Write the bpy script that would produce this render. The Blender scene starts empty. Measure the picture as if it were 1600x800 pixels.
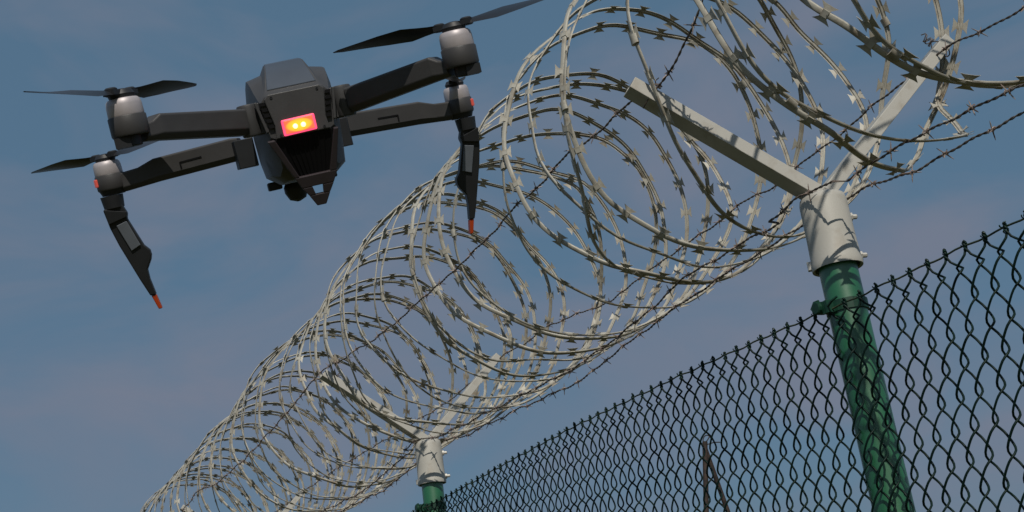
import bpy, bmesh, math, random
import numpy as np
from mathutils import Matrix, Vector

random.seed(7)
rng = np.random.RandomState(7)
R = math.radians
scene = bpy.context.scene
col = scene.collection

# ------------------------------------------------------------------ camera
EYE = 1.6                                   # camera height above the grass
cam_d = bpy.data.cameras.new("camera")
cam = bpy.data.objects.new("camera", cam_d)
col.objects.link(cam)
cam_d.sensor_width = 36.0
cam_d.lens = 42.41
cam_d.clip_start = 0.02
cam_d.clip_end = 5000.0
CM = Matrix(((0.90006205, -0.02767469, -0.43488207),
             (-0.41619158, -0.35031313, -0.83908598),
             (-0.12912345, 0.93622370, -0.32682153)))
m4 = CM.to_4x4()
m4.translation = Vector((0, 0, EYE))
cam.matrix_world = m4
scene.camera = cam

# ------------------------------------------------------------------ light
SUN_EL, SUN_AZ = R(40.0), R(201.0)          # azimuth clockwise from +Y
sun_dir = Vector((math.sin(SUN_AZ) * math.cos(SUN_EL), math.cos(SUN_AZ) * math.cos(SUN_EL), math.sin(SUN_EL)))
sd = bpy.data.lights.new("sun", 'SUN')
sd.energy = 5.0
sd.angle = R(0.5)
sd.color = (1.0, 0.94, 0.84)
sun = bpy.data.objects.new("sun", sd)
col.objects.link(sun)
sun.rotation_euler = sun_dir.to_track_quat('Z', 'Y').to_euler()

world = bpy.data.worlds.new("World")
scene.world = world
world.use_nodes = True
nt = world.node_tree
bg = nt.nodes["Background"]
sky = nt.nodes.new("ShaderNodeTexSky")
sky.sky_type = 'NISHITA'
sky.sun_disc = False
sky.sun_elevation = SUN_EL
sky.sun_rotation = SUN_AZ
sky.altitude = 100
sky.air_density = 1.0
sky.dust_density = 1.6
sky.ozone_density = 1.0
tc = nt.nodes.new("ShaderNodeTexCoord")
mp = nt.nodes.new("ShaderNodeMapping")
mp.inputs['Scale'].default_value = (1.0, 1.0, 2.2)
mp.inputs['Location'].default_value = (10.96, 5.68, 18.4)
nz = nt.nodes.new("ShaderNodeTexNoise")
nz.inputs['Scale'].default_value = 4.3
nz.inputs['Detail'].default_value = 5.0
nz.inputs['Roughness'].default_value = 0.5
nz.inputs['Distortion'].default_value = 0.5
rp = nt.nodes.new("ShaderNodeMapRange")
rp.inputs['From Min'].default_value = 0.42
rp.inputs['From Max'].default_value = 0.68
rp.inputs['To Max'].default_value = 0.85
mx = nt.nodes.new("ShaderNodeMix")
mx.data_type = 'RGBA'
SKY_TINT = (1.0, 1.0, 1.0, 1.0)
CLOUD = (3.30, 3.72, 4.95, 1.0)
mx.inputs[7].default_value = CLOUD
nt.links.new(tc.outputs['Generated'], mp.inputs['Vector'])
nt.links.new(mp.outputs['Vector'], nz.inputs['Vector'])
nt.links.new(nz.outputs['Fac'], rp.inputs['Value'])
nt.links.new(rp.outputs['Result'], mx.inputs[0])
veil = nt.nodes.new("ShaderNodeMix")         # thin high cirrus that evens the sky out
veil.data_type = 'RGBA'
veil.inputs[0].default_value = 0.78
veil.inputs[7].default_value = (1.74, 3.34, 5.1, 1.0)
nt.links.new(sky.outputs['Color'], veil.inputs[6])
nt.links.new(veil.outputs[2], mx.inputs[6])
nt.links.new(mx.outputs[2], bg.inputs['Color'])
bg.inputs['Strength'].default_value = 0.10

scene.view_settings.view_transform = 'Standard'
scene.view_settings.look = 'None'
scene.view_settings.gamma = 1.0
scene.view_settings.exposure = -0.9


# ------------------------------------------------------------------ materials
def mat(name, color, rough=0.6, metal=0.0, noise=0.0, nscale=30.0, bump=0.0, spec=0.5, color2=None,
        emit=None, estr=0.0, bscale=None, coat=0.0, detail=4.0, lo=0.35, hi=0.65):
    m = bpy.data.materials.new(name)
    m.use_nodes = True
    t = m.node_tree
    b = t.nodes["Principled BSDF"]
    b.inputs['Base Color'].default_value = (*color, 1)
    b.inputs['Roughness'].default_value = rough
    b.inputs['Metallic'].default_value = metal
    b.inputs['Specular IOR Level'].default_value = spec
    b.inputs['Coat Weight'].default_value = coat
    if emit:
        b.inputs['Emission Color'].default_value = (*emit, 1)
        b.inputs['Emission Strength'].default_value = estr
    if noise or bump:
        tcn = t.nodes.new("ShaderNodeTexCoord")
        n = t.nodes.new("ShaderNodeTexNoise")
        n.inputs['Scale'].default_value = nscale
        n.inputs['Detail'].default_value = detail
        t.links.new(tcn.outputs['Object'], n.inputs['Vector'])
        if noise:
            r = t.nodes.new("ShaderNodeMapRange")
            r.inputs['From Min'].default_value = lo
            r.inputs['From Max'].default_value = hi
            x = t.nodes.new("ShaderNodeMix")
            x.data_type = 'RGBA'
            c2 = color2 or tuple(c * (1 - noise) for c in color)
            x.inputs[6].default_value = (*color, 1)
            x.inputs[7].default_value = (*c2, 1)
            t.links.new(n.outputs['Fac'], r.inputs['Value'])
            t.links.new(r.outputs['Result'], x.inputs[0])
            t.links.new(x.outputs[2], b.inputs['Base Color'])
        if bump:
            n2 = n
            if bscale:
                n2 = t.nodes.new("ShaderNodeTexNoise")
                n2.inputs['Scale'].default_value = bscale
                t.links.new(tcn.outputs['Object'], n2.inputs['Vector'])
            bp = t.nodes.new("ShaderNodeBump")
            bp.inputs['Strength'].default_value = bump
            bp.inputs['Distance'].default_value = 0.002
            t.links.new(n2.outputs['Fac'], bp.inputs['Height'])
            t.links.new(bp.outputs['Normal'], b.inputs['Normal'])
    return m


M = {}
M['white'] = mat('white_paint', (0.48, 0.465, 0.42), 0.55, 0, 0.5, 22, 0.08, bscale=160, color2=(0.36, 0.32, 0.26), lo=.52, hi=.80, detail=8)
M['bolt'] = mat('bolt_zinc', (0.62, 0.60, 0.55), 0.5, 0.3, 0.2, 120)
M['green'] = mat('green_post_coating', (0.015, 0.140, 0.058), 0.42, 0, 0.4, 14, 0.06, bscale=120, spec=0.9, color2=(0.013, 0.105, 0.046), lo=.45, hi=.75, detail=8, coat=0.5)
M['green'].node_tree.nodes['Principled BSDF'].inputs['Coat Roughness'].default_value = 0.34
M['mesh'] = mat('green_vinyl_wire', (0.0032, 0.020, 0.0155), 0.5, 0, 0.4, 60, spec=0.2)
M['twist'] = mat('green_vinyl_bright', (0.010, 0.060, 0.034), 0.45, 0, 0.4, 60, spec=0.4)
M['tension'] = mat('weathered_tension_wire', (0.075, 0.085, 0.045), 0.6, 0.1, 0.5, 45, color2=(0.03, 0.05, 0.03))
M['galv'] = mat('galvanised_tape', (0.46, 0.44, 0.38), 0.55, 0.10, 0.35, 28, 0.15, bscale=200, color2=(0.27, 0.225, 0.165), lo=.48, hi=.72)
M['barbed'] = mat('weathered_barbed_wire', (0.22, 0.19, 0.17), 0.55, 0.25, 0.5, 50, color2=(0.11, 0.08, 0.065))
M['barbend'] = mat('weathered_barb', (0.40, 0.34, 0.31), 0.55, 0.25, 0.5, 90, color2=(0.22, 0.15, 0.12))
M['rust'] = mat('rusty_pole', (0.055, 0.035, 0.027), 0.8, 0.1, 0.6, 20, color2=(0.02, 0.015, 0.013))
M['shell'] = mat('drone_grey_shell', (0.062, 0.061, 0.063), 0.5, 0, 0.12, 90, 0.06, bscale=1500, spec=0.5)
M['dome'] = mat('drone_top_sky_tint', (0.085, 0.10, 0.125), 0.38, 0.2, 0.1, 60, spec=0.7)  # shell grey made paler and bluer to imitate sky light on the top
M['arm'] = mat('drone_arm_plastic', (0.066, 0.064, 0.065), 0.5, 0, 0.12, 80, 0.06, bscale=1500, spec=0.4)
M['dark'] = mat('drone_dark_plastic', (0.026, 0.028, 0.032), 0.5, 0, 0.15, 80, spec=0.4)
M['black'] = mat('drone_recess_black', (0.006, 0.006, 0.007), 0.7, 0, 0.2, 90, spec=0.2)
M['motor'] = mat('drone_motor_aluminium', (0.56, 0.51, 0.52), 0.48, 0.25, 0.12, 150, spec=0.5)
M['prop'] = mat('drone_propeller_plastic', (0.02, 0.022, 0.027), 0.35, 0, 0.1, 50, spec=0.5)
M['panel'] = mat('drone_leg_panel', (0.16, 0.18, 0.21), 0.5, 0, 0.1, 80, spec=0.4)
M['orange'] = mat('leg_orange_tip', (0.62, 0.075, 0.015), 0.5, 0, 0.1, 80)
M['redlamp'] = mat('red_marker_lamp', (0.6, 0.08, 0.06), 0.35, 0, emit=(1.0, 0.16, 0.11), estr=0.35)
M['lens'] = mat('camera_glass', (0.01, 0.01, 0.012), 0.12, 0, spec=0.8)
M['ledrim'] = mat('status_light_rim', (0.6, 0.05, 0.08), 0.4, 0, emit=(1.0, 0.07, 0.17), estr=2.6)
M['bulb'] = mat('status_light_bulb', (0.9, 0.7, 0.3), 0.4, 0, emit=(1.0, 0.80, 0.30), estr=5.0)
M['bracket'] = mat('drone_tail_bracket', (0.048, 0.038, 0.044), 0.45, 0, 0.15, 80, spec=0.5)

# status light lens: glows yellow round its two lamps and red at the border
ml = mat('status_light_lens', (0.6, 0.2, 0.05), 0.4)
t_ = ml.node_tree
b_ = t_.nodes["Principled BSDF"]
tcl = t_.nodes.new("ShaderNodeTexCoord")
mpl = t_.nodes.new("ShaderNodeMapping")
mpl.inputs['Location'].default_value = (-0.5, 0, -0.5)
grl = t_.nodes.new("ShaderNodeVectorMath")
grl.operation = 'LENGTH'
scl = t_.nodes.new("ShaderNodeVectorMath")
scl.operation = 'MULTIPLY'
scl.inputs[1].default_value = (2.0, 0.0, 2.0)
crl = t_.nodes.new("ShaderNodeValToRGB")
crl.color_ramp.elements[0].position = 0.45
crl.color_ramp.elements[0].color = (0.85, 0.52, 0.02, 1)
crl.color_ramp.elements[1].position = 1.15 / 1.2
crl.color_ramp.elements[1].color = (1.0, 0.09, 0.05, 1)
e_ = crl.color_ramp.elements.new(0.78)
e_.color = (0.95, 0.40, 0.02, 1)
t_.links.new(tcl.outputs['Generated'], mpl.inputs['Vector'])
t_.links.new(mpl.outputs['Vector'], scl.inputs[0])
t_.links.new(scl.outputs['Vector'], grl.inputs[0])
t_.links.new(grl.outputs['Value'], crl.inputs['Fac'])
t_.links.new(crl.outputs['Color'], b_.inputs['Emission Color'])
b_.inputs['Emission Strength'].default_value = 2.3
M['ledlens'] = ml

# grass: fine variation between green and straw
M['grass'] = mat('mown_grass', (0.040, 0.040, 0.002), 0.9, 0, 0.5, 1.3, 0.6, color2=(0.055, 0.048, 0.004), bscale=90, detail=8)


# ------------------------------------------------------------------ mesh helpers
class MB:
    def __init__(self):
        self.v = []
        self.f = []

    def add(self, vs, fs):
        o = len(self.v)
        self.v += [tuple(x) for x in vs]
        self.f += [tuple(i + o for i in q) for q in fs]

    def rings(self, rings, close_ring=True, caps=True, loop=False):
        n = len(rings[0])
        vs = [p for r in rings for p in r]
        fs = []
        k = len(rings)
        for i in range(k if loop else k - 1):
            a, b = i * n, ((i + 1) % k) * n
            for j in range(n if close_ring else n - 1):
                j2 = (j + 1) % n
                fs.append((a + j, a + j2, b + j2, b + j))
        if caps and not loop:
            fs.append(tuple(range(n - 1, -1, -1)))
            fs.append(tuple((k - 1) * n + j for j in range(n)))
        self.add(vs, fs)

    def tube(self, path, r, sides=6, loop=False, caps=True):
        P = np.asarray(path, float)
        k = len(P)
        if loop:
            T = np.roll(P, -1, 0) - np.roll(P, 1, 0)
        else:
            T = np.gradient(P, axis=0)
        T /= np.linalg.norm(T, axis=1)[:, None] + 1e-12
        ref = np.array([0.0, 0.0, 1.0]) if abs(T[0][2]) < 0.8 else np.array([1.0, 0.0, 0.0])
        N = ref - T[0] * (ref @ T[0])
        N /= np.linalg.norm(N)
        rr = np.full(k, r) if np.isscalar(r) else np.asarray(r)
        an = np.arange(sides) * 2 * math.pi / sides
        rings = []
        for i in range(k):
            N = N - T[i] * (N @ T[i])
            N /= np.linalg.norm(N) + 1e-12
            Bv = np.cross(T[i], N)
            rings.append([P[i] + rr[i] * (math.cos(a) * N + math.sin(a) * Bv) for a in an])
        self.rings(rings, loop=loop, caps=caps)

    def box(self, c, h, X=(1, 0, 0), Y=(0, 1, 0), Z=(0, 0, 1)):
        c, X, Y, Z = (np.asarray(q, float) for q in (c, X, Y, Z))
        vs = [c + sx * h[0] * X + sy * h[1] * Y + sz * h[2] * Z for sz in (-1, 1) for sx, sy in ((-1, -1), (1, -1), (1, 1), (-1, 1))]
        self.add(vs, [(3, 2, 1, 0), (4, 5, 6, 7), (0, 1, 5, 4), (1, 2, 6, 5), (2, 3, 7, 6), (3, 0, 4, 7)])

    def lathe(self, prof, c=(0, 0, 0), n=24, X=(1, 0, 0), Y=(0, 1, 0), Z=(0, 0, 1), caps=True):
        c, X, Y, Z = (np.asarray(q, float) for q in (c, X, Y, Z))
        rings = [[c + r * (math.cos(2 * math.pi * j / n) * X + math.sin(2 * math.pi * j / n) * Y) + z * Z for j in range(n)] for r, z in prof]
        self.rings(rings, caps=caps)

    def prism(self, outline, c, X, Y, N, t):
        """outline in X,Y; extruded +-t along N"""
        c, X, Y, N = (np.asarray(q, float) for q in (c, X, Y, N))
        a = [c + x * X + y * Y - t * N for x, y in outline]
        b = [c + x * X + y * Y + t * N for x, y in outline]
        self.rings([a, b])

    def mesh(self, name, m=None, smooth=False, angle=40):
        me = bpy.data.meshes.new(name)
        me.from_pydata([tuple(float(q) for q in p) for p in self.v], [], self.f)
        bm = bmesh.new()
        bm.from_mesh(me)
        bmesh.ops.recalc_face_normals(bm, faces=bm.faces)
        if smooth:
            for fc in bm.faces:
                fc.smooth = True
            for e in bm.edges:
                if len(e.link_faces) == 2 and e.calc_face_angle(0) > R(angle):
                    e.smooth = False
        bm.to_mesh(me)
        bm.free()
        if m:
            me.materials.append(m)
        return me


def link(name, me, parent=None, mw=None):
    o = bpy.data.objects.new(name, me)
    col.objects.link(o)
    if parent:
        o.parent = parent
    if mw is not None:
        o.matrix_basis = mw
    return o


def part(name, mb, m, parent, smooth=False, bevel=0.0, angle=40, label=None, seg=2):
    o = link(name, mb.mesh(name, m, smooth, angle), parent)
    if bevel:
        md = o.modifiers.new("bevel", 'BEVEL')
        md.width = bevel
        md.segments = seg
        md.limit_method = 'ANGLE'
        md.angle_limit = R(35)
        md.harden_normals = False
    if label:
        o['label'] = label
    return o


def thing(name, label, cat, mw, group=None):
    o = bpy.data.objects.new(name, None)
    o.empty_display_size = 0.1
    col.objects.link(o)
    o.matrix_world = mw
    o['label'] = label
    o['category'] = cat
    if group:
        o['group'] = group
    return o


def pinterp(th, pts):
    """periodic monotone-ish interpolation of (deg, value) pairs"""
    a = np.array(sorted((p[0] % 360, p[1]) for p in pts))
    x = np.concatenate([a[:, 0] - 360, a[:, 0], a[:, 0] + 360])
    y = np.tile(a[:, 1], 3)
    v = np.interp(th % 360, x, y)
    for _ in range(3):                       # round the corners
        v = 0.25 * np.roll(v, 1) + 0.5 * v + 0.25 * np.roll(v, -1)
    return v


# ------------------------------------------------------------------ ground
g = MB()
gn = 24
vs, fs = [], []
for j in range(gn + 1):
    for i in range(gn + 1):
        x = (i / gn * 2 - 1)
        y = (j / gn * 2 - 1)
        x, y = math.copysign(abs(x) ** 3, x) * 2500, math.copysign(abs(y) ** 3, y) * 2500
        vs.append((x, y, -0.02 + 0.012 * math.sin(x * 1.7) * math.cos(y * 1.3)))
for j in range(gn):
    for i in range(gn):
        a = j * (gn + 1) + i
        fs.append((a, a + 1, a + gn + 2, a + gn + 1))
g.add(vs, fs)
ground = link('ground', g.mesh('ground', M['grass'], True))
ground['kind'] = 'structure'

# ------------------------------------------------------------------ fence posts
FX = 1.818
ZTOP = EYE + 0.925


def fence_post(y, phi, La, Lb, aa, bb, label, sleeve_rot, n=32):
    root = thing('fence_post', label, 'fence post', Matrix.Translation((FX, y, 0)), 'green posts along the fence')
    p = MB()
    zs = EYE + 0.77
    p.lathe([(0.0425, -0.02), (0.0425, 1.0), (0.0425, zs + 0.03)], n=n)
    part('pole', p, M['green'], root, True)
    s = MB()
    # sheet steel sleeve with an open, slightly flared rim and a domed cap
    s.lathe([(0.0500, zs - 0.012), (0.0560, zs - 0.014), (0.0575, zs - 0.004), (0.0550, zs + 0.006), (0.0535, zs + 0.06), (0.0530, ZTOP - 0.012),
             (0.0500, ZTOP), (0.040, ZTOP + 0.006), (0.02, ZTOP + 0.008), (0.002, ZTOP + 0.008)], n=n, caps=False)
    s.lathe([(0.0500, zs - 0.012), (0.0495, zs + 0.02), (0.046, zs + 0.022), (0.0428, zs + 0.022)], n=n, caps=False)
    sl = part('bracket_sleeve', s, M['white'], root, True, angle=50)
    sr = sleeve_rot
    bd = np.array([math.cos(sr), math.sin(sr), 0])
    bt = np.array([-math.sin(sr), math.cos(sr), 0])
    for zz, dr in ((zs + 0.105, 0), (zs + 0.012, 0.002)):
        b = MB()
        b.lathe([(0.0105, 0.0), (0.0105, 0.007), (0.006, 0.0075), (0.006, 0.018), (0.0045, 0.020)], c=bd * (0.0525 + dr) + np.array([0, 0, zz]), n=8, X=bt, Y=(0, 0, 1), Z=bd)
        part('bolt', b, M['bolt'], sl)
    b = MB()
    bd2 = np.array([math.cos(sr + 2.75), math.sin(sr + 2.75), 0])
    b.box(bd2 * 0.058 + np.array([0, 0, zs + 0.003]), (0.006, 0.007, 0.010), bd2, np.array([-bd2[1], bd2[0], 0]))
    part('rim_lug', b, M['bolt'], sl, bevel=0.001)
    h = np.array([math.cos(R(phi)), -math.sin(R(phi)), 0])
    up = np.array([0, 0, 1.0])
    tips = []
    for s_, L, a in ((-1, La, aa), (1, Lb, bb)):
        d = s_ * h * math.sin(R(a)) + up * math.cos(R(a))
        e = np.cross(np.array([h[1], -h[0], 0]), d)
        if e[2] < 0:
            e = -e
        q = np.cross(d, e)
        base = np.array([0, 0, ZTOP])
        am = MB()
        hh, hw = 0.0152, 0.0250
        # square tube with an open end: outer shell, a rim and an inner wall near the tip
        ring = lambda t, k: [base + d * t + e * (sx * (hh - k)) + q * (sy * (hw - k)) for sx, sy in ((-1, -1), (1, -1), (1, 1), (-1, 1))]
        am.rings([ring(-0.012, 0), ring(L * 0.5, 0), ring(L, 0), ring(L, 0.003), ring(L - 0.12, 0.003)])
        part('bracket_arm', am, M['white'], root, bevel=0.0018, seg=2)
        tips.append((base + d * L + np.array([FX, y, 0]), d, e, q))
    # tensioner that clamps the top wire of the mesh to the post
    cl = MB()
    zc = EYE + 0.665
    cl.lathe([(0.0445, zc - 0.012), (0.0465, zc - 0.012), (0.0465, zc + 0.012), (0.0445, zc + 0.012)], n=n)
    cl.box((-0.052, 0.004, zc), (0.012, 0.004, 0.014))
    cl.box((-0.052, -0.006, zc), (0.012, 0.004, 0.014))
    cl.lathe([(0.012, -0.012), (0.015, -0.010), (0.015, 0.010), (0.012, 0.012)], c=(-0.060, 0.020, zc + 0.004), n=12, X=(0, 1, 0), Y=(0, 0, 1), Z=(1, 0, 0))
    cl.tube([(-0.062, 0.030, zc - 0.006), (-0.060, 0.045, zc + 0.010), (-0.058, 0.035, zc + 0.022), (-0.060, 0.018, zc + 0.020)], 0.003, 6)
    cl.tube([(-0.062, -0.012, zc), (-0.066, -0.030, zc + 0.005), (-0.062, -0.045, zc + 0.010)], 0.003, 6)
    part('wire_clamp', cl, M['twist'], root)
    return root, tips


P1, tips1 = fence_post(1.957, 12, 0.505, 0.59, 55, 47, 'nearest green fence post, white sleeve and forked arms on top', R(-18))
P2, tips2 = fence_post(4.456, 3, 0.50, 0.49, 54, 45, 'middle green fence post, its white forked head inside the distant part of the coil', R(-18))
P3, tips3 = fence_post(7.45, 4, 0.50, 0.49, 54, 45, 'farthest white forked bracket, only just showing behind the wire coil at bottom left', R(-20), 20)

# ------------------------------------------------------------------ chain link mesh
MX = 1.766
W2 = 0.025                                   # spacing of the woven wires
PITCH = 0.117
MESH_A, MESH_D = 0.0158, 0.0130
SHEAR = 0.128
Y0, Y1 = 0.62, 5.6
cl_root = thing('chain_link_fence', 'dark green chain link mesh stretched between the green posts', 'fence', Matrix.Translation((MX, Y0, 0)))


def top_z(y):
    return EYE + float(np.interp(y, [0.5, 1.45, 1.9, 2.1, 2.56, 3.14, 3.6, 4.25, 4.46, 5.0, 6], [0.66, 0.655, 0.660, 0.668, 0.680, 0.686, 0.680, 0.664, 0.664, 0.672, 0.69]))


def woven_wire(kind):
    """one flattened-spiral wire, local origin at its twisted top end; kind 0/1 = neighbours that hook into each other"""
    ph = math.pi * kind
    z = 0.0
    pts = []
    depth = -2.30
    first = -0.046                            # last hook below the top
    ns = 18
    # top: from the hook up to the tension wire and into the twist
    side = -1 if kind == 0 else 1
    cx = side * W2 / 2
    for k in range(7):
        a = k * 1.25 + (0 if kind == 0 else math.pi)
        pts.append((0.0026 * math.cos(a), cx + 0.0026 * math.sin(a), 0.008 - k * 0.0032))
    n = int((first - depth) / PITCH * ns)
    for i in range(-4, n):
        zz = first - i * PITCH / ns
        w = min(1.0, (i + 5) / 4)
        a = 2 * math.pi * (first - zz) / PITCH + ph + 0.0
        c = math.cos(a)
        sft = math.asin(0.955 * c) / math.asin(0.955)       # straight legs, tight hooks
        dpt = math.tanh(1.7 * math.sin(a)) / math.tanh(1.7)  # one leg in front, the next behind
        pts.append((w * MESH_D * dpt, w * (MESH_A * sft + SHEAR * (first - zz)) + (1 - w) * cx, zz))
    mb = MB()
    mb.tube(pts, 0.0024, 6)
    return mb.mesh('mesh_wire', M['mesh'], True, 80)


wm = [woven_wire(0), woven_wire(1)]
nw = int((Y1 - Y0) / W2)
wire_ys = [Y0 + (k - 0.14) * W2 for k in range(nw)]
wire_data = []
for k, yy in enumerate(wire_ys):
    o = link('mesh_wire', wm[k % 2], cl_root, Matrix.Translation((rng.normal(0, 0.0006), yy - Y0 + rng.normal(0, 0.0007), top_z(yy) + rng.normal(0, 0.0012))) @ Matrix.Rotation(rng.normal(0, 0.0025), 4, 'X'))
tw = MB()
ys = np.arange(Y0, Y1, 0.02)
tw.tube([(0.002 + 0.0015 * math.sin(y * 31), y - Y0, top_z(y) - 0.002 + 0.0018 * math.sin(y * 57)) for y in ys], 0.0021, 6)
part('tension_wire', tw, M['tension'], cl_root, True, angle=80)
# little green binding twists where two wires end on the tension wire
kn = MB()
kn.tube([(0.005 * math.cos(a), 0.0035 * math.sin(a) + 0.001 * a, -0.012 + 0.0026 * a) for a in np.linspace(0, 9.4, 20)], 0.0017, 5)
kn.tube([(0.004, 0.008, 0.010), (0.001, 0.002, 0.011), (-0.002, -0.004, 0.014), (-0.004, -0.008, 0.015)], 0.0015, 5)
kn.tube([(0.002, -0.008, 0.006), (0.0, 0.0, 0.008), (0.0, 0.005, 0.014)], 0.0015, 5)
kmesh = kn.mesh('wire_knuckle', M['twist'], True, 80)
for k in range(2, nw, 2):
    yy = wire_ys[k] - W2 / 2
    link('wire_knuckle', kmesh, cl_root, Matrix.Translation((0, yy - Y0, top_z(yy) - 0.006)) @ Matrix.Rotation(rng.uniform(-0.6, 0.6), 4, 'Z') @ Matrix.Scale(rng.uniform(0.6, 0.85), 4))

# ------------------------------------------------------------------ razor wire coil
CX, CZ, CR = 1.83, EYE + 1.345, 0.42
coil = thing('razor_wire_coil', 'tangled grey razor wire coil lying in the white forked arms', 'razor wire', Matrix.Translation((CX, 0.6, EYE + 0.92)))
CO = np.array([CX, 0.6, EYE + 0.92])


def cz_off(y):
    return float(np.interp(y, [4.4, 5.5, 7, 9.5], [0, -0.02, -0.045, -0.07]))


LOOPS = [  # (control points theta:Y, roll deg on the near side)
    (((90, .95), (0, 1.0), (270, .97), (187, .93)), 20),
    (((90, 1.15), (0, 1.12), (270, 1.1), (187, 1.16)), -20),
    (((90, 1.36), (0, 1.30), (320, 1.30), (273, 1.36), (254, 1.43), (245, 1.455), (235, 1.465), (222, 1.475), (213, 1.50), (180, 1.53), (130, 1.45)), 35),
    (((90, 1.40), (0, 1.38), (320, 1.38), (273, 1.40), (264, 1.41), (254, 1.43), (245, 1.44), (235, 1.45), (227, 1.44), (220, 1.42), (180, 1.40), (130, 1.40)), -28),
    (((90, 1.75), (45, 1.80), (15, 1.86), (345, 1.91), (337, 1.93), (315, 1.80), (300, 1.70), (283, 1.64), (267, 1.66), (251, 1.68), (231, 1.70), (206, 1.70), (170, 1.69), (130, 1.71)), -25),
    (((90, 1.77), (50, 1.78), (8, 1.80), (349, 1.88), (329, 1.96), (305, 1.92), (279, 1.79), (264, 1.76), (245, 1.70), (218, 1.72), (200, 1.74), (170, 1.76), (130, 1.77)), 38),
    (((90, 1.98), (50, 1.99), (26, 2.01), (9, 2.04), (0, 2.08), (352, 2.11), (320, 2.15), (290, 2.17), (269, 2.17), (258, 2.16), (245, 2.13), (231, 2.07), (213, 2.01), (188, 1.98), (172, 1.98), (130, 1.97)), -22),
    (((90, 2.27), (52, 2.28), (37, 2.29), (21, 2.25), (1, 2.21), (352, 2.19), (325, 2.21), (290, 2.26), (262, 2.29), (243, 2.33), (221, 2.35), (204, 2.34), (186, 2.31), (165, 2.28), (130, 2.27)), 38),
    (((90, 2.26), (55, 2.30), (40, 2.34), (17, 2.39), (1, 2.45), (352, 2.51), (320, 2.55), (285, 2.56), (250, 2.545), (241, 2.55), (227, 2.51), (211, 2.40), (198, 2.34), (187, 2.31), (169, 2.27), (148, 2.24), (120, 2.24)), -25),
    (((90, 2.53), (55, 2.55), (35, 2.555), (5, 2.53), (350, 2.52), (320, 2.55), (285, 2.54), (250, 2.52), (238, 2.58), (221, 2.64), (203, 2.67), (180, 2.69), (167, 2.68), (140, 2.62), (115, 2.55)), 40),
    (((103, 2.63), (87, 2.62), (60, 2.565), (40, 2.56), (21, 2.59), (3, 2.62), (344, 2.69), (320, 2.75), (290, 2.79), (264, 2.78), (246, 2.79), (231, 2.80), (215, 2.80), (203, 2.77), (187, 2.72), (174, 2.71), (150, 2.68), (125, 2.65)), -25),
    (((97, 2.91), (80, 2.90), (30, 2.90), (20, 2.87), (6, 2.85), (347, 2.81), (310, 2.9), (285, 2.98), (259, 3.03), (245, 3.05), (234, 3.10), (216, 3.14), (200, 3.15), (188, 3.11), (176, 3.06), (161, 3.0), (150, 2.95), (125, 2.92)), -25),
    (((93, 2.97), (71, 2.92), (45, 2.90), (22, 2.88), (6, 2.92), (347, 2.98), (310, 3.02), (270, 3.05), (250, 3.10), (235, 3.13), (217, 3.18), (196, 3.21), (182, 3.19), (158, 3.18), (125, 3.05)), 40),
    (((107, 3.20), (88, 3.14), (61, 3.14), (32, 3.17), (13, 3.18), (358, 3.20), (320, 3.23), (280, 3.29), (256, 3.30), (247, 3.40), (231, 3.46), (205, 3.48), (190, 3.46), (165, 3.40), (130, 3.28)), -22),
    (((95, 3.45), (84, 3.35), (74, 3.29), (55, 3.21), (34, 3.17), (10, 3.22), (340, 3.32), (300, 3.40), (260, 3.46), (225, 3.50), (190, 3.46), (160, 3.46), (125, 3.48)), 36),
    (((95, 3.60), (81, 3.56), (58, 3.52), (46, 3.47), (29, 3.46), (6, 3.47), (330, 3.50), (290, 3.52), (250, 3.55), (225, 3.62), (195, 3.72), (170, 3.70), (130, 3.64)), -24),
    (((95, 3.66), (70, 3.58), (45, 3.50), (10, 3.60), (340, 3.72), (300, 3.82), (260, 3.89), (243, 3.90), (226, 3.86), (211, 3.84), (196, 3.80), (182, 3.76), (166, 3.75), (130, 3.70)), -25),
]
LOOPS += [
    (((90, 2.40), (40, 2.38), (0, 2.36), (320, 2.40), (280, 2.44), (250, 2.42), (215, 2.46), (190, 2.52), (160, 2.50), (120, 2.44)), -22),
    (((90, 3.06), (40, 3.02), (0, 3.06), (320, 3.10), (280, 3.15), (250, 3.22), (215, 3.34), (190, 3.36), (160, 3.28), (120, 3.14)), 38),
    (((90, 3.78), (40, 3.70), (0, 3.66), (320, 3.70), (280, 3.76), (250, 3.80), (215, 3.92), (190, 3.96), (160, 3.92), (120, 3.84)), -18),
]
LA = [(90, -.09), (55, -.07), (35, -.06), (5, -.09), (350, -.10), (320, -.07), (285, -.08), (250, -.10), (238, -.04), (221, .02), (203, .05), (180, .07), (167, .06), (140, 0), (115, -.07)]
LB = [(103, .01), (87, 0), (60, -.05), (40, -.055), (21, -.03), (3, 0), (344, .07), (320, .13), (290, .17), (264, .16), (246, .17), (231, .18), (215, .18), (203, .15), (187, .09), (174, .08), (150, .05), (125, .02)]
c = 4.05
while c < 9.6:
    rot = rng.normal(0, 9)
    sc = rng.uniform(0.85, 1.15)
    LOOPS.append((tuple((a + rot, c + b * sc + rng.normal(0, .012)) for a, b in LA), rng.uniform(28, 42) if rng.rand() < .55 else -20))
    LOOPS.append((tuple((a + rot, c + b * sc + rng.normal(0, .012)) for a, b in LB), -rng.uniform(18, 32)))
    c += rng.uniform(.23, .35)

TH = np.arange(0, 360, 3.0)
loop_frames = []


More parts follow.
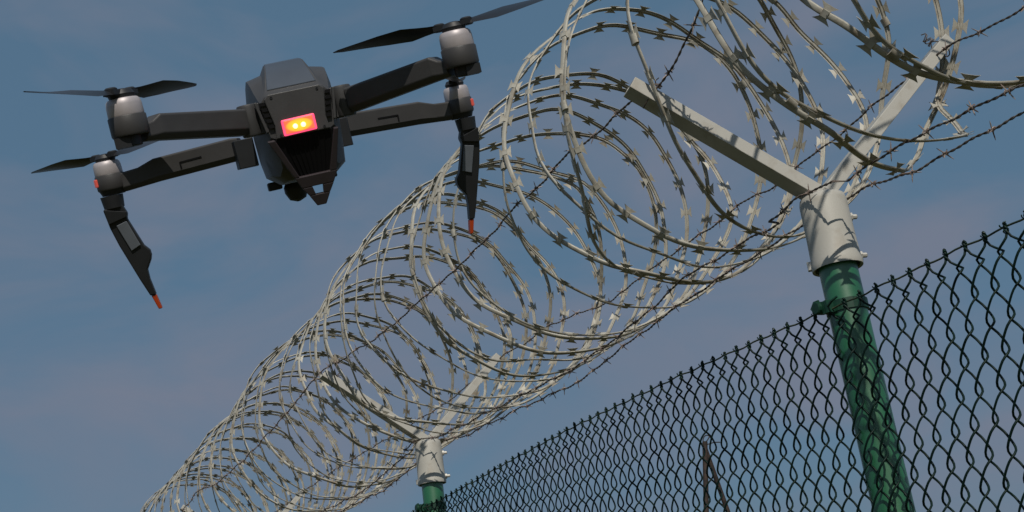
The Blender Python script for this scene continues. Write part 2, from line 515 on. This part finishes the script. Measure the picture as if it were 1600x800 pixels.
def loop_curve(cps, k):
    r0 = CR * (1 + rng.normal(0, 0.008))
    a1, a2 = rng.uniform(0, 2 * math.pi, 2)
    th = np.radians(TH)
    rad = r0 * (1 + 0.012 * np.cos(2 * th + a1) + 0.006 * np.cos(3 * th + a2))
    rad = rad + 0.003 * np.sin(7 * th + 2 * a1) + 0.0022 * np.sin(11 * th + a2)
    Y = pinterp(TH, cps) + 0.004 * np.sin(5 * th + a1) + 0.003 * np.sin(9 * th + a2)
    rad = rad + np.interp(Y, [2.2, 2.7, 3.1, 3.6, 3.95, 4.3, 4.75, 5.2, 5.7, 6.1, 6.6, 7.2, 8, 9], [.012, -.004, -.016, -.014, .026, .022, -.030, -.018, .016, -.008, -.030, .0, -.02, 0]) * np.cos((th - R(140)) / 2) ** 2
    zo = cz_off(Y.mean())
    return np.stack([CX + rad * np.cos(th), Y, CZ + zo + rad * np.sin(th)], 1)


PROF = [(-.0066, -.0024), (-.0060, .0008), (-.0040, .0020), (.0040, .0020), (.0060, .0008), (.0066, -.0024), (.0046, .0000), (-.0046, .0000)]
barb_prof = MB()
for s in (-1, 1):
    # fish-tail plate: narrow root at the tape, two points along it, a notch between
    o_ = [(-.0075, .0050), (.0075, .0050), (.0085, .0090), (.0190, .0185), (.0095, .0172), (-.0095, .0172), (-.0190, .0185), (-.0085, .0090)]
    tilt = 0.22
    o_ = [(t * 1.0, w * 1.03) for t, w in o_]
    a = [np.array((s * w * math.cos(tilt), t, -w * math.sin(tilt) + .0014 + .0004)) for t, w in o_]
    b = [np.array((s * w * math.cos(tilt), t, -w * math.sin(tilt) + .0014 - .0004)) for t, w in o_]
    n = len(o_)
    barb_prof.add(a + b, [(0, 1, 2, 7), (2, 3, 4), (2, 4, 5, 7), (7, 5, 6), (n + 7, n + 2, n + 1, n), (n + 4, n + 3, n + 2), (n + 7, n + 5, n + 4, n + 2), (n + 6, n + 5, n + 7)]
                  + [(i, n + i, n + (i + 1) % n, (i + 1) % n) for i in range(n)])
barb_prof.box((0, 0, .0012), (.0068, .0070, .0018))
barb_mesh = barb_prof.mesh('barb', M['galv'])

barb_list = []
loop_objs = []
loop_pts = []
for k, (cps, roll) in enumerate(LOOPS):
    P = loop_curve(cps, k)
    loop_pts.append(P)
    T = np.roll(P, -1, 0) - np.roll(P, 1, 0)
    T /= np.linalg.norm(T, axis=1)[:, None]
    th = np.radians(TH)
    rad = np.stack([np.cos(th), 0 * th, np.sin(th)], 1)
    rad -= T * (rad * T).sum(1)[:, None]
    rad /= np.linalg.norm(rad, axis=1)[:, None]
    B = np.cross(T, rad)                       # across the tape
    near = 0.5 - 0.5 * np.cos(th - R(20))
    rn = R(roll if roll > 0 else roll * 0.45)
    ro = rn * near + R(-42) * (1 - near) + 0.09 * np.sin(th * 2 + k) + 0.06 * np.sin(th * 3 + 2.1 * k)
    sgn = -1.0                                 # positive roll turns the outer face towards -Y
    N2 = rad * np.cos(ro)[:, None] + sgn * np.sign(B[:, 1:2]) * B * np.sin(ro)[:, None]
    B2 = np.cross(T, N2)
    L = P - CO
    mb = MB()
    mb.rings([[L[i] + u * B2[i] + v * N2[i] for u, v in PROF] for i in range(len(L))], loop=True)
    mb.rings([[L[i] + (0.0022 * math.cos(q) + 0.0) * B2[i] + (0.0022 * math.sin(q) - 0.0012) * N2[i] for q in np.arange(6) * math.pi / 3] for i in range(len(L))], loop=True)
    lo = part('coil_loop', mb, M['galv'], coil, True, angle=50)
    loop_objs.append(lo)
    # stamped barbs every ~100 mm
    seg = np.linalg.norm(np.roll(P, -1, 0) - P, axis=1)
    cum = np.concatenate([[0], np.cumsum(seg)])
    nb = int(round(cum[-1] / 0.100))
    off = rng.uniform(0, 0.1)
    for j in range(nb):
        s = (off + j * cum[-1] / nb) % cum[-1]
        i = min(int(np.searchsorted(cum, s) - 1), len(P) - 1)
        i = max(i, 0)
        fr = (s - cum[i]) / max(seg[i], 1e-9)
        i2 = (i + 1) % len(P)
        pos = L[i] * (1 - fr) + L[i2] * fr
        jit = rng.normal(0, 0.22)
        Bq = B2[i] * math.cos(jit) + N2[i] * math.sin(jit)
        Nq = np.cross(Bq, T[i])
        mw = Matrix(((Bq[0], T[i][0], Nq[0], pos[0]), (Bq[1], T[i][1], Nq[1], pos[1]), (Bq[2], T[i][2], Nq[2], pos[2]), (0, 0, 0, 1)))
        wp = pos + CO
        cc = CM.transposed() @ (Vector(wp) - Vector((0, 0, EYE)))
        vis = cc.z < -0.1 and abs(cc.x / -cc.z) < 0.45 and abs(cc.y / -cc.z) < 0.235
        barb_list.append((-cc.z + (0 if vis else 100), k, mw))
barb_list.sort(key=lambda t: t[0])
for d_, k, mw in barb_list[:298]:
    link('barb', barb_mesh, loop_objs[k], mw)
rest = MB()
bv = [np.array(v.co) for v in barb_mesh.vertices]
bf = [tuple(p.vertices) for p in barb_mesh.polygons]
for d_, k, mw in barb_list[298:]:
    m = np.array(mw)
    rest.add([m[:3, :3] @ q + m[:3, 3] for q in bv], bf)
ro_ = part('barbs', rest, M['galv'], coil)
ro_['kind'] = 'stuff'
# crimped clips that hold neighbouring loops together
for th_, y_ in ((187, 2.31), (35, 2.557), (183, 2.70), (351, 2.515), (187, 1.98), (231, 1.70), (30, 2.895), (190, 3.15), (40, 3.18), (190, 3.46), (249, 2.535), (190, 3.74), (52, 2.29), (239, 1.455), (20, 2.05)):
    a = R(th_)
    near_pts = sorted((P[int(th_ // 3)] for P in loop_pts), key=lambda q: abs(q[1] - y_))[:2]
    pc = (near_pts[0] + near_pts[1]) / 2 - CO
    if np.linalg.norm(near_pts[0] - near_pts[1]) > .03:
        pc = near_pts[0] - CO
    tg = np.array([-math.sin(a), 0, math.cos(a)])
    nn = np.array([math.cos(a), 0, math.sin(a)])
    k_ = MB()
    k_.rings([[pc + tg * s + nn * (0.0075 * math.sin(q)) + np.array([0, 1, 0]) * (0.0115 * math.cos(q)) for q in np.arange(10) * math.pi / 5] for s in (-.011, -.0095, .0095, .011)])
    part('clip', k_, M['galv'], coil, True)

# ------------------------------------------------------------------ barbed wires
bb = MB()
bb.tube([(0.0042 * math.cos(a), -0.008 + 0.0017 * a, 0.0042 * math.sin(a)) for a in np.linspace(0, 10, 26)], 0.0014, 5)
for a, ln, tl in ((0.2, .021, .3), (3.3, .020, -.3), (1.7, .019, -.35), (4.9, .021, .35)):
    d = np.array([math.cos(a), tl, math.sin(a)])
    bb.tube([0.003 * d, d * ln * 0.7, d * ln], [0.0014, 0.0013, 0.0004], 5)
bbm = bb.mesh('barb', M['barbend'], True, 70)


def barbed_wire(label, pts, x_of, barb_off):
    ys = np.array([p[0] for p in pts])
    zs = np.array([p[1] for p in pts])
    o = np.array([x_of(ys[0]), ys[0], EYE + zs[0]])
    root = thing('barbed_wire', label, 'barbed wire', Matrix.Translation(o), 'barbed wires along the coil')
    yy = np.arange(ys[0], ys[-1], 0.006)
    zz = np.interp(yy, ys, zs)
    xx = np.array([x_of(y) for y in yy])
    ker = np.ones(7) / 7
    zz = np.convolve(np.pad(zz, 3, 'edge'), ker, 'valid')
    zz = zz + 0.0025 * np.sin(yy * 23 + barb_off * 50) + 0.0015 * np.sin(yy * 61)
    xx = xx + 0.003 * np.sin(yy * 19 + 1 + barb_off * 40)
    C = np.stack([xx, yy, EYE + zz], 1) - o
    for s in (0, math.pi):
        a = yy / 0.036 * 2 * math.pi + s
        m = MB()
        m.tube(C + 0.0016 * np.stack([np.cos(a), 0 * a, np.sin(a)], 1), 0.0016, 5)
        part('strand', m, M['barbed'], root, True, angle=80)
    y = ys[0] + barb_off
    while y < ys[-1] - 0.02:
        i = int((y - ys[0]) / 0.006)
        link('barb', bbm, root, Matrix.Translation(C[i]) @ Matrix.Rotation(rng.uniform(0, 6.28), 4, 'Y') @ Matrix.Rotation(rng.normal(0, .15), 4, 'X'))
        y += 0.108 + rng.normal(0, .012)
    return root


barbed_wire('barbed wire strung past the tips of the left arms, in front of the coil',
            [(1.2, 1.55), (1.5, 1.43), (1.79, 1.292), (1.85, 1.25), (1.92, 1.22), (1.98, 1.200), (2.02, 1.196), (2.11, 1.214), (2.27, 1.215), (2.41, 1.222), (2.75, 1.205), (3.06, 1.182), (3.27, 1.18), (3.79, 1.176), (4.3, 1.215), (4.51, 1.238),
             (5.0, 1.20), (5.8, 1.165), (6.5, 1.17), (6.957, 1.225), (7.6, 1.18), (9.3, 1.2)], lambda y: 1.46 - .018 * (min(y, 4.5) - 2), .04)
barbed_wire('barbed wire strung along the tips of the right arms, behind the coil',
            [(.7, 1.13), (1.2, 1.21), (1.59, 1.249), (1.68, 1.258), (1.82, 1.279), (2.01, 1.263), (2.19, 1.248), (2.39, 1.23), (2.54, 1.223), (2.67, 1.233), (2.83, 1.224), (3.15, 1.218), (3.31, 1.211), (3.48, 1.196), (3.74, 1.23), (3.93, 1.255), (4.23, 1.251), (4.4, 1.262), (5.0, 1.22), (6.9, 1.26), (9, 1.23)],
            lambda y: 2.18 - .006 * (y - 2), .07)
barbed_wire('lower barbed wire crossing the front of the near fork, under the coil',
            [(.6, .86), (1.1, .87), (1.39, .894), (1.49, .906), (1.57, .915), (1.64, .917), (1.76, .921), (1.87, .914), (1.97, .928), (2.03, .919), (2.11, .913), (2.26, .923), (2.4, .925), (2.56, .919), (2.74, .887), (3.14, .861), (3.6, .879), (4.18, .90), (4.45, .925), (5.2, .87), (6.9, .92), (9, .88)],
            lambda y: 1.79 - (0.035 if abs(y - 1.957) < .12 else 0) - (0.035 if abs(y - 4.456) < .1 else 0), .02)
barbed_wire('lowest barbed wire hanging behind the white sleeve, beneath the coil',
            [(.6, .86), (1.1, .87), (1.44, .892), (1.6, .897), (1.74, .901), (1.91, .93), (2.13, .924), (2.25, .928), (2.38, .919), (2.52, .922), (2.68, .911), (2.88, .899), (3.31, .86), (3.79, .885), (4.27, .90), (4.45, .93), (5.2, .87), (6.9, .92), (9, .88)],
            lambda y: 1.89, .05)
# twisted tie wires that fix the barbed wires to the arm tips and to the fork
for (tip, d, e, q), inset in ((tips1[0], .055), (tips1[1], .03), (tips2[0], .06), (tips2[1], .04)):
    c0 = np.array(tip) - d * inset
    t = MB()
    t.tube([c0 + e * (0.027 * math.cos(a)) + q * (0.0215 * math.sin(a)) + d * (0.004 * a / 3) for a in np.linspace(-0.6, 6.6, 40)], 0.0015, 5)
    for s in (0, 2.1, 4.2):
        t.tube([c0 + e * (0.026 + 0.012 * k / 3 * (1 + .3 * math.sin(s))) + d * (0.010 * math.sin(k * 1.1 + s)) + q * (0.010 * math.cos(k * 1.1 + s)) for k in range(7)], 0.0014, 5)
    o = link('tie_wire', t.mesh('tie_wire', M['barbed'], True, 80), None)
    o['group'] = 'tie wires on the arm tips'
    o['category'] = 'tie wire'
    o['label'] = {0: 'dark twisted tie wire around the left tip of the near forked bracket', 1: 'dark tie wire around the right tip of the near forked bracket',
                  2: 'small tie wire on the left tip of the middle forked bracket', 3: 'small tie wire on the right tip of the middle forked bracket'}[[tips1[0], tips1[1], tips2[0], tips2[1]].index((tip, d, e, q)) if False else len([x for x in bpy.data.objects if x.name.startswith('tie_wire')]) - 1]

# ------------------------------------------------------------------ rusty poles behind the mesh
ap = np.array([7.067, 10.0, EYE + 1.96])
frame = thing('rusty_trestle', 'two brown rusty poles meeting in a peak behind the green mesh', 'pole frame', Matrix.Translation((ap[0], ap[1], 0)))
for s, off in ((-1, 0.0), (1, 0.05)):
    m = MB()
    m.tube([(s * 0.68, off, -0.02), (s * 0.25, off, EYE + 0.74), (s * 0.012, off, ap[2] + (0.0 if s < 0 else -0.06))], 0.026 if s < 0 else 0.024, 10)
    part('pole', m, M['rust'], frame, True)
m = MB()
m.tube([(0.02 + 0.05 * math.cos(a), 0.02 * math.sin(a), ap[2] + 0.03 + 0.04 * math.sin(a * 1.3)) for a in np.linspace(0, 5.4, 22)], 0.006, 5)
m.tube([(0.0, 0.02, ap[2] - 0.03), (0.10, 0.0, ap[2] - 0.01), (0.17, 0.0, ap[2] - 0.012)], 0.006, 5)
part('binding_wire', m, M['rust'], frame, True)

# ------------------------------------------------------------------ drone
DW = Matrix(((0.9387451356647678, 0.22160325278237614, -0.263912047133113, 0.22870912),
             (-0.3026366817654297, 0.8964276161070908, -0.3237724014343496, 0.74072691),
             (0.1648290299544668, 0.3838092331312787, 0.9085823371865835, 0.37579161 + EYE),
             (0, 0, 0, 1)))
drone = thing('quadcopter_drone', 'grey quadcopter drone with glowing red tail light hovering beside the razor wire', 'drone', DW)


def ringxz(half, y):
    """half outline from top centre to bottom centre -> closed ring"""
    r = [(x, y, z) for x, z in half]
    l = [(-x, y, z) for x, z in reversed(half) if x > 1e-6]
    return r + l


def H(*p):
    return [(0.0, p[0][1])] + list(p) + [(0.0, p[-1][1])]


body = MB()
secs = [
    (-.0715, H((.0165, .0235), (.0190, .0225), (.0222, .0190), (.0222, .013), (.0215, .002), (.0205, -.003), (.0150, -.0058), (.0100, -.0060))),
    (-.0690, H((.0175, .0248), (.0198, .0240), (.0228, .0205), (.0230, .014), (.0225, .002), (.0218, -.005), (.0178, -.0095), (.0120, -.0100))),
    (-.0590, H((.0155, .0335), (.0180, .0300), (.0242, .0268), (.0248, .018), (.0245, .002), (.0228, -.010), (.0172, -.0230), (.0125, -.0255))),
    (-.050, H((.0138, .0400), (.0168, .0352), (.0252, .0328), (.0262, .022), (.0265, .002), (.0245, -.013), (.0195, -.0280), (.0140, -.0315))),
    (-.040, H((.0128, .0450), (.0160, .0390), (.0258, .0365), (.0274, .026), (.0278, .002), (.0265, -.015), (.0245, -.0265), (.0180, -.0325))),
    (-.020, H((.0124, .0478), (.0160, .0418), (.0262, .0395), (.0280, .028), (.0286, .002), (.0280, -.015), (.0270, -.0270), (.0185, -.0335))),
    (.030, H((.0130, .0470), (.0170, .0415), (.0262, .0390), (.0282, .027), (.0286, .002), (.0280, -.015), (.0265, -.0260), (.0180, -.0325))),
    (.070, H((.0120, .0400), (.0160, .0350), (.0250, .0320), (.0265, .022), (.0270, .002), (.0260, -.012), (.0235, -.0200), (.0160, -.024))),
    (.098, H((.0080, .0260), (.0120, .0230), (.0190, .0200), (.0205, .014), (.0210, .002), (.0200, -.006), (.0170, -.0120), (.0110, -.014))),
]
body.rings([ringxz(h, y) for y, h in secs])
part('body', body, M['shell'], drone, True, angle=28)
# top hatch (battery); its bluish colour has the sky's light painted in
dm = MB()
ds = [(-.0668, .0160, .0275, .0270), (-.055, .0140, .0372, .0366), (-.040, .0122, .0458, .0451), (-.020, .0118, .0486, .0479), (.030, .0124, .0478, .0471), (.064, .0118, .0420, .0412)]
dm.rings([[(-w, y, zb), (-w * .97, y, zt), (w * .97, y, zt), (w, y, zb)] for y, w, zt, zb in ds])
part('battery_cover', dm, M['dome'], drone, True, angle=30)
# rear plate
rp_ = MB()
rp_.prism([(-.0165, .0238), (.0165, .0238), (.0195, .0212), (.0165, .0035), (.0175, -.0048), (-.0175, -.0048), (-.0165, .0035), (-.0195, .0212)], (0, -.0725, 0), (1, 0, 0), (0, 0, 1), (0, 1, 0), .0013)
part('rear_plate', rp_, M['shell'], drone, bevel=.0006)
for s in (-1, 1):
    v = MB()
    for k in range(5):
        zc = .0185 - k * .0037
        xc = s * (.0212 - k * .00065)
        v.box((xc, -.0722, zc), (.0017, .0012, .0011), Z=(s * .25, 0, 1))
    part('vent', v, M['black'], drone)
    w = MB()
    w.box((s * .0235, -.0710, .0105), (.0009, .0022, .0100), Z=(s * .17, 0, 1), X=(1, 0, -s * .17))
    part('vent_rim', w, M['shell'], drone, bevel=.0004)
# status light
sl = MB()
sl.prism([(-.0108, -.0047), (.0108, -.0047), (.0108, .0056), (-.0108, .0056)], (-.0015, -.0742, .0008), (1, 0, .02), (0, 0, 1), (0, 1, 0), .0010)
so = part('status_light', sl, M['ledrim'], drone, bevel=.0008)
ln = MB()
ln.prism([(-.0093, -.0038), (.0093, -.0038), (.0093, .0046), (-.0093, .0046)], (-.0015, -.0754, .0008), (1, 0, .02), (0, 0, 1), (0, 1, 0), .0004)
part('light_lens', ln, M['ledlens'], so, bevel=.0003)
for x in (-.0038, .0014):
    b = MB()
    b.lathe([(.0005, -.0009), (.0013, -.0004), (.0017, .0004)], c=(x - .0003, -.0760, .0008), n=12, X=(1, 0, 0), Y=(0, 0, 1), Z=(0, 1, 0))
    part('bulb', b, M['bulb'], so, True)
# tail bracket: triangular guard with an inset grille and an eyelet
tb = MB()
A_, B_ = np.array([0, -.0735, -.0052]), np.array([0, -.0590, -.0515])
dn = B_ - A_
nn_ = np.cross((1, 0, 0), dn)
nn_ /= np.linalg.norm(nn_)


def tp(x, k, o=0.0):
    return tuple(A_ + dn * k + np.array([x, 0, 0]) + nn_ * o)


def bar(mb, poly, th):
    mb.rings([[tp(x, k, -th) for x, k in poly], [tp(x, k, th) for x, k in poly]])


bar(tb, [(-.0235, 0), (-.0190, 0), (-.0080, .56), (-.0100, .56)][:4] and [(-.0235, 0.0), (-.0188, 0.0), (-.0085, .56), (-.0118, .56)], .0016)
bar(tb, [(.0195, 0.0), (.0225, 0.0), (.0160, .56), (.0115, .56)], .0016)
bar(tb, [(-.0118, .56), (.0165, .56), (.0125, .72), (-.0085, .72)], .0016)
bar(tb, [(-.0085, .72), (-.0018, .72), (-.0005, .84), (-.0050, .84)], .0016)
bar(tb, [(.0052, .72), (.0125, .72), (.0090, .84), (.0045, .84)], .0016)
bar(tb, [(-.0050, .84), (.0090, .84), (.0048, 1.0), (-.0012, 1.0)], .0016)
part('tail_bracket', tb, M['bracket'], drone, bevel=.0005)
gr = MB()
bar(gr, [(-.0190, .0), (.0190, .0), (.0110, .57), (-.0090, .57)], .0003)
gr.v = [(x, y + .0016, z) for x, y, z in gr.v]
go = part('grille', gr, M['black'], drone)
for x0 in np.linspace(-.013, .013, 8):
    q = MB()
    k1 = .55
    q.tube([tp(x0, .03, 0), tp(x0 * .62 + .0008, k1, 0)], .00035, 5)
    q.v = [(x, y + .0011, z) for x, y, z in q.v]
    part('grille_bar', q, M['black'], go)
for x, z in ((-.0148, .0215), (.0148, .0215), (-.0140, -.0030), (.0140, -.0030)):
    sc = MB()
    sc.lathe([(.0009, -.0003), (.0009, .0002), (.0004, .0002), (.0003, -.0001)], c=(x, -.0740, z), n=10, X=(1, 0, 0), Y=(0, 0, 1), Z=(0, -1, 0))
    part('screw', sc, M['dark'], drone, True)
# gimbal camera under the nose
gm = MB()
gm.lathe([(.001, -.0085), (.006, -.0065), (.0085, -.001), (.0085, .003), (.006, .0075), (.004, .0125)], c=(-.0075, .034, -.0385), n=20)
gc = part('gimbal_camera', gm, M['dark'], drone, True)
gl = MB()
gl.lathe([(.0055, 0), (.0055, .003), (.0035, .0035)], c=(-.0075, .0415, -.0390), n=16, X=(1, 0, 0), Y=(0, 0, 1), Z=(0, 1, 0))
part('lens', gl, M['lens'], gc, True)
for xq in (-.022, .018):
    gm = MB()
    gm.box((xq, .030, -.0325), (.005, .010, .003))
    part('gimbal_mount', gm, M['dark'], drone, bevel=.001)


def drone_arm(s, p0, p1, hh0, hh1, wd, hinge_c, hinge_h, hinge_w, front):
    p0, p1 = np.array(p0) * [s, 1, 1], np.array(p1) * [s, 1, 1]
    d = p1 - p0
    ln_ = np.linalg.norm(d)
    d /= ln_
    q = np.cross((0, 0, 1), d)
    q /= np.linalg.norm(q)
    u = np.cross(d, q)
    mb = MB()

    def ring(t, hh, w, dz=0):
        c_ = p0 + d * t * ln_ + u * dz
        return [c_ + u * (hh) + q * (w * .8), c_ + u * hh * .9 + q * w, c_ - u * hh * .55 + q * w, c_ - u * hh + q * (w * .55),
                c_ - u * hh - q * (w * .55), c_ - u * hh * .55 - q * w, c_ + u * hh * .9 - q * w, c_ + u * hh - q * (w * .8)]
    if front:
        mb.rings([ring(0, hh0 * .9, wd), ring(.06, hh0, wd), ring(.70, hh0, wd), ring(.84, hh1, wd * .95, -.002), ring(1.0, hh1, wd * .9, -.0025)])
    else:
        mb.rings([ring(0, hh0, wd), ring(.05, hh0, wd), ring(.88, hh1, wd), ring(.95, hh1 * .75, wd * .9, -.002), ring(1.02, hh1 * .65, wd * .8, -.003)])
    arm = part('arm', mb, M['arm'], drone, False, bevel=.0007)
    # hinge barrel at the body
    hb = MB()
    hc = np.array(hinge_c) * [s, 1, 1]
    if front:
        hb.rings([[hc + np.array((s * x, y, z)) for x, y, z in ((-.006, -.010, zz), (.008, -.008, zz), (.010, .006, zz), (-.006, .010, zz))] for zz in (-hinge_h, hinge_h)])
    else:
        hb.lathe([(hinge_w * .92, -hinge_h), (hinge_w, -hinge_h * .85), (hinge_w, hinge_h * .85), (hinge_w * .92, hinge_h)], c=hc, n=20)
        hb.box(hc + np.array((-s * .010, .002, 0)), (.011, hinge_w * .9, hinge_h * .96))
    part('hinge', hb, M['shell'] if not front else M['dark'], arm, True, angle=30, bevel=.0004)
    if front:
        gv = MB()
        gv.box(p0 + d * ln_ * .40 - q * s * (-1) * 0 + u * hh0 * .1 - q * (wd + .0001) * (1 if (q[1] > 0) else -1), (ln_ * .09, .0003, .0006), d, q, u)
        gv.box(p0 + d * ln_ * .49 - u * hh0 * .15 - q * (wd + .0001) * (1 if (q[1] > 0) else -1), (.0006, .0003, hh0 * .28), d, q, u)
        part('groove', gv, M['black'], arm)
    return arm


def motor(s, x, y, ztop, front, psi):
    c = np.array((s * x, y, 0))
    z = ztop
    hs = MB()
    hs.lathe([(.0104, z - .0262), (.0110, z - .0250), (.0110, z - .0150), (.0106, z - .0145)], c=c, n=28)
    mo = part('motor', hs, M['arm'], drone, True, angle=40)
    st = MB()
    if front:
        st.lathe([(.0085, z - .0300), (.0100, z - .0262)], c=c, n=20)
    else:
        st.lathe([(.0062, z - .0322), (.0068, z - .0318), (.0068, z - .0262)], c=c + np.array((s * .0015, 0, 0)), n=20)
        st.box(c + np.array((s * .0050, -.003, z - .0295)), (.0045, .005, .0030))
    part('motor_foot', st, M['dark'], mo, True)
    be = MB()
    be.lathe([(.0102, z - .0145), (.0104, z - .0138), (.0102, z - .0080), (.0097, z - .0056), (.0086, z - .0044), (.0050, z - .0040)], c=c, n=32)
    part('motor_bell', be, M['motor'], mo, True, angle=40)
    ga = MB()
    ga.lathe([(.0098, z - .0150), (.0098, z - .0138)], c=c, n=24)
    part('motor_gap', ga, M['black'], mo, True)
    if front:
        rl = MB()
        od = np.array((s * .86, -.42, 0))
        od /= np.linalg.norm(od)
        rl.box(c + od * .0112 + np.array((0, 0, z - .0195)), (.0012, .0020, .0030), od, np.cross((0, 0, 1), od))
        part('marker_light', rl, M['redlamp'], mo, bevel=.0008)
    hub = MB()
    ca, sa = math.cos(R(psi)), math.sin(R(psi))
    X, Yv = np.array((ca, sa, 0)), np.array((-sa, ca, 0))
    hub.lathe([(.0072, -.0042), (.0078, -.0020), (.0062, .0006), (.0030, .0014)], c=c + np.array((0, 0, z)), n=20)
    hub.box(c + np.array((0, 0, z - .0008)), (.0120, .0038, .0014), X, Yv)
    for e in (-1, 1):
        hub.lathe([(.0036, -.0026), (.0038, .0014), (.0028, .0022)], c=c + X * e * .0090 + np.array((0, 0, z)), n=12)
    hb = part('propeller', hub, M['dark'], drone, True, angle=35)
    spin = 1 if ((s > 0) != front) else -1
    for e in (-1, 1):
        bl = MB()
        rings = []
        for t in np.linspace(0, 1, 15):
            r = .010 + t * .072
            ch = np.interp(t, [0, .1, .28, .5, .8, .94, 1], [.0032, .0042, .0088, .0080, .0052, .0036, .0010])
            pit = R(np.interp(t, [0, .2, 1], [34, 26, 9])) * spin
            ctr = c + X * e * r + np.array((0, 0, z - .0004 + .0022 * t)) + Yv * e * spin * (.0030 * math.sin(t * 3.0))
            cd = Yv * e * math.cos(pit) + np.array((0, 0, 1)) * math.sin(pit)
            nd = np.cross(X * e, cd)
            th_ = .0009 * (1 - .6 * t)
            rings.append([ctr - cd * ch, ctr - cd * ch * .3 + nd * th_, ctr + cd * ch * .5 + nd * th_ * .8, ctr + cd * ch, ctr + cd * ch * .5 - nd * th_ * .5, ctr - cd * ch * .3 - nd * th_ * .6])
        bl.rings(rings)
        part('blade', bl, M['prop'], hb, True, angle=50)
    return mo


for s, psi in ((-1, 60), (1, 329)):
    drone_arm(s, (.036, -.066, .0102), (.0930, -.1190, .0158), .0082, .0076, .0062, (.0305, -.0625, .0108), .0102, .0070, False)
    motor(s, .100, -.126, .0385, False, psi)
for s, psi in ((-1, 318), (1, 79)):
    drone_arm(s, (.038, .072, .0012), (.1290, .0990, -.0015), .0088, .0072, .0055, (.0345, .064, -.004), .0105, .0060, True)
    motor(s, .1375, .1005, .0185, True, psi)
    # folding landing leg with a paler inset panel and an orange tip
    yl = lambda z: .0985 + (-.019 - z) * .165
    out = [(.1340, -.0185), (.1478, -.0215), (.1462, -.0360), (.1432, -.0500), (.1388, -.0655), (.1350, -.0790), (.1318, -.0885), (.1272, -.0905 - .004), (.1268, -.0900), (.1278, -.0800), (.1276, -.0725), (.1232, -.0655), (.1220, -.0620), (.1222, -.0580), (.1256, -.0535), (.1325, -.0310), (.1312, -.0270)]
    out = [(.1340, -.0185), (.1478, -.0215), (.1462, -.0360), (.1432, -.0500), (.1388, -.0655), (.1350, -.0790), (.1306, -.0930), (.1262, -.0930), (.1278, -.0800), (.1276, -.0725), (.1232, -.0655), (.1220, -.0620), (.1222, -.0580), (.1256, -.0535), (.1325, -.0310), (.1312, -.0270)]
    lg = MB()
    lg.rings([[(s * x, yl(z) + dy, z) for x, z in out] for dy in (-.0045, .0055)])
    leg = part('landing_leg', lg, M['dark'], drone, bevel=.0010)
    pn = MB()
    pn.rings([[(s * x, yl(z) + dy, z) for x, z in ((.1332, -.0330), (.1412, -.0350), (.1352, -.0560), (.1278, -.0530))] for dy in (-.0056, -.0040)])
    part('leg_panel', pn, M['panel'], leg, bevel=.0004)
    rb = MB()
    rb.rings([[(s * x, yl(z) + dy, z) for x, z in ((.1312, -.0262), (.1470, -.0215), (.1462, -.0330), (.1325, -.0300))] for dy in (-.0062, -.0042)])
    part('leg_collar', rb, M['dark'], leg, bevel=.0004)
    tpm = MB()
    tpm.rings([[(s * x, yl(z) + dy, z) for x, z in ((.1263, -.0931), (.1300, -.0931), (.1272, -.1045), (.1246, -.1045))] for dy in (-.0038, .0048)])
    part('leg_tip', tpm, M['orange'], leg, bevel=.0006, label='orange leg tip')
    nk = MB()
    nk.lathe([(.0075, -.0215), (.0085, -.0120)], c=(s * .1395, .0995, 0), n=16)
    part('leg_joint', nk, M['dark'], leg, True)
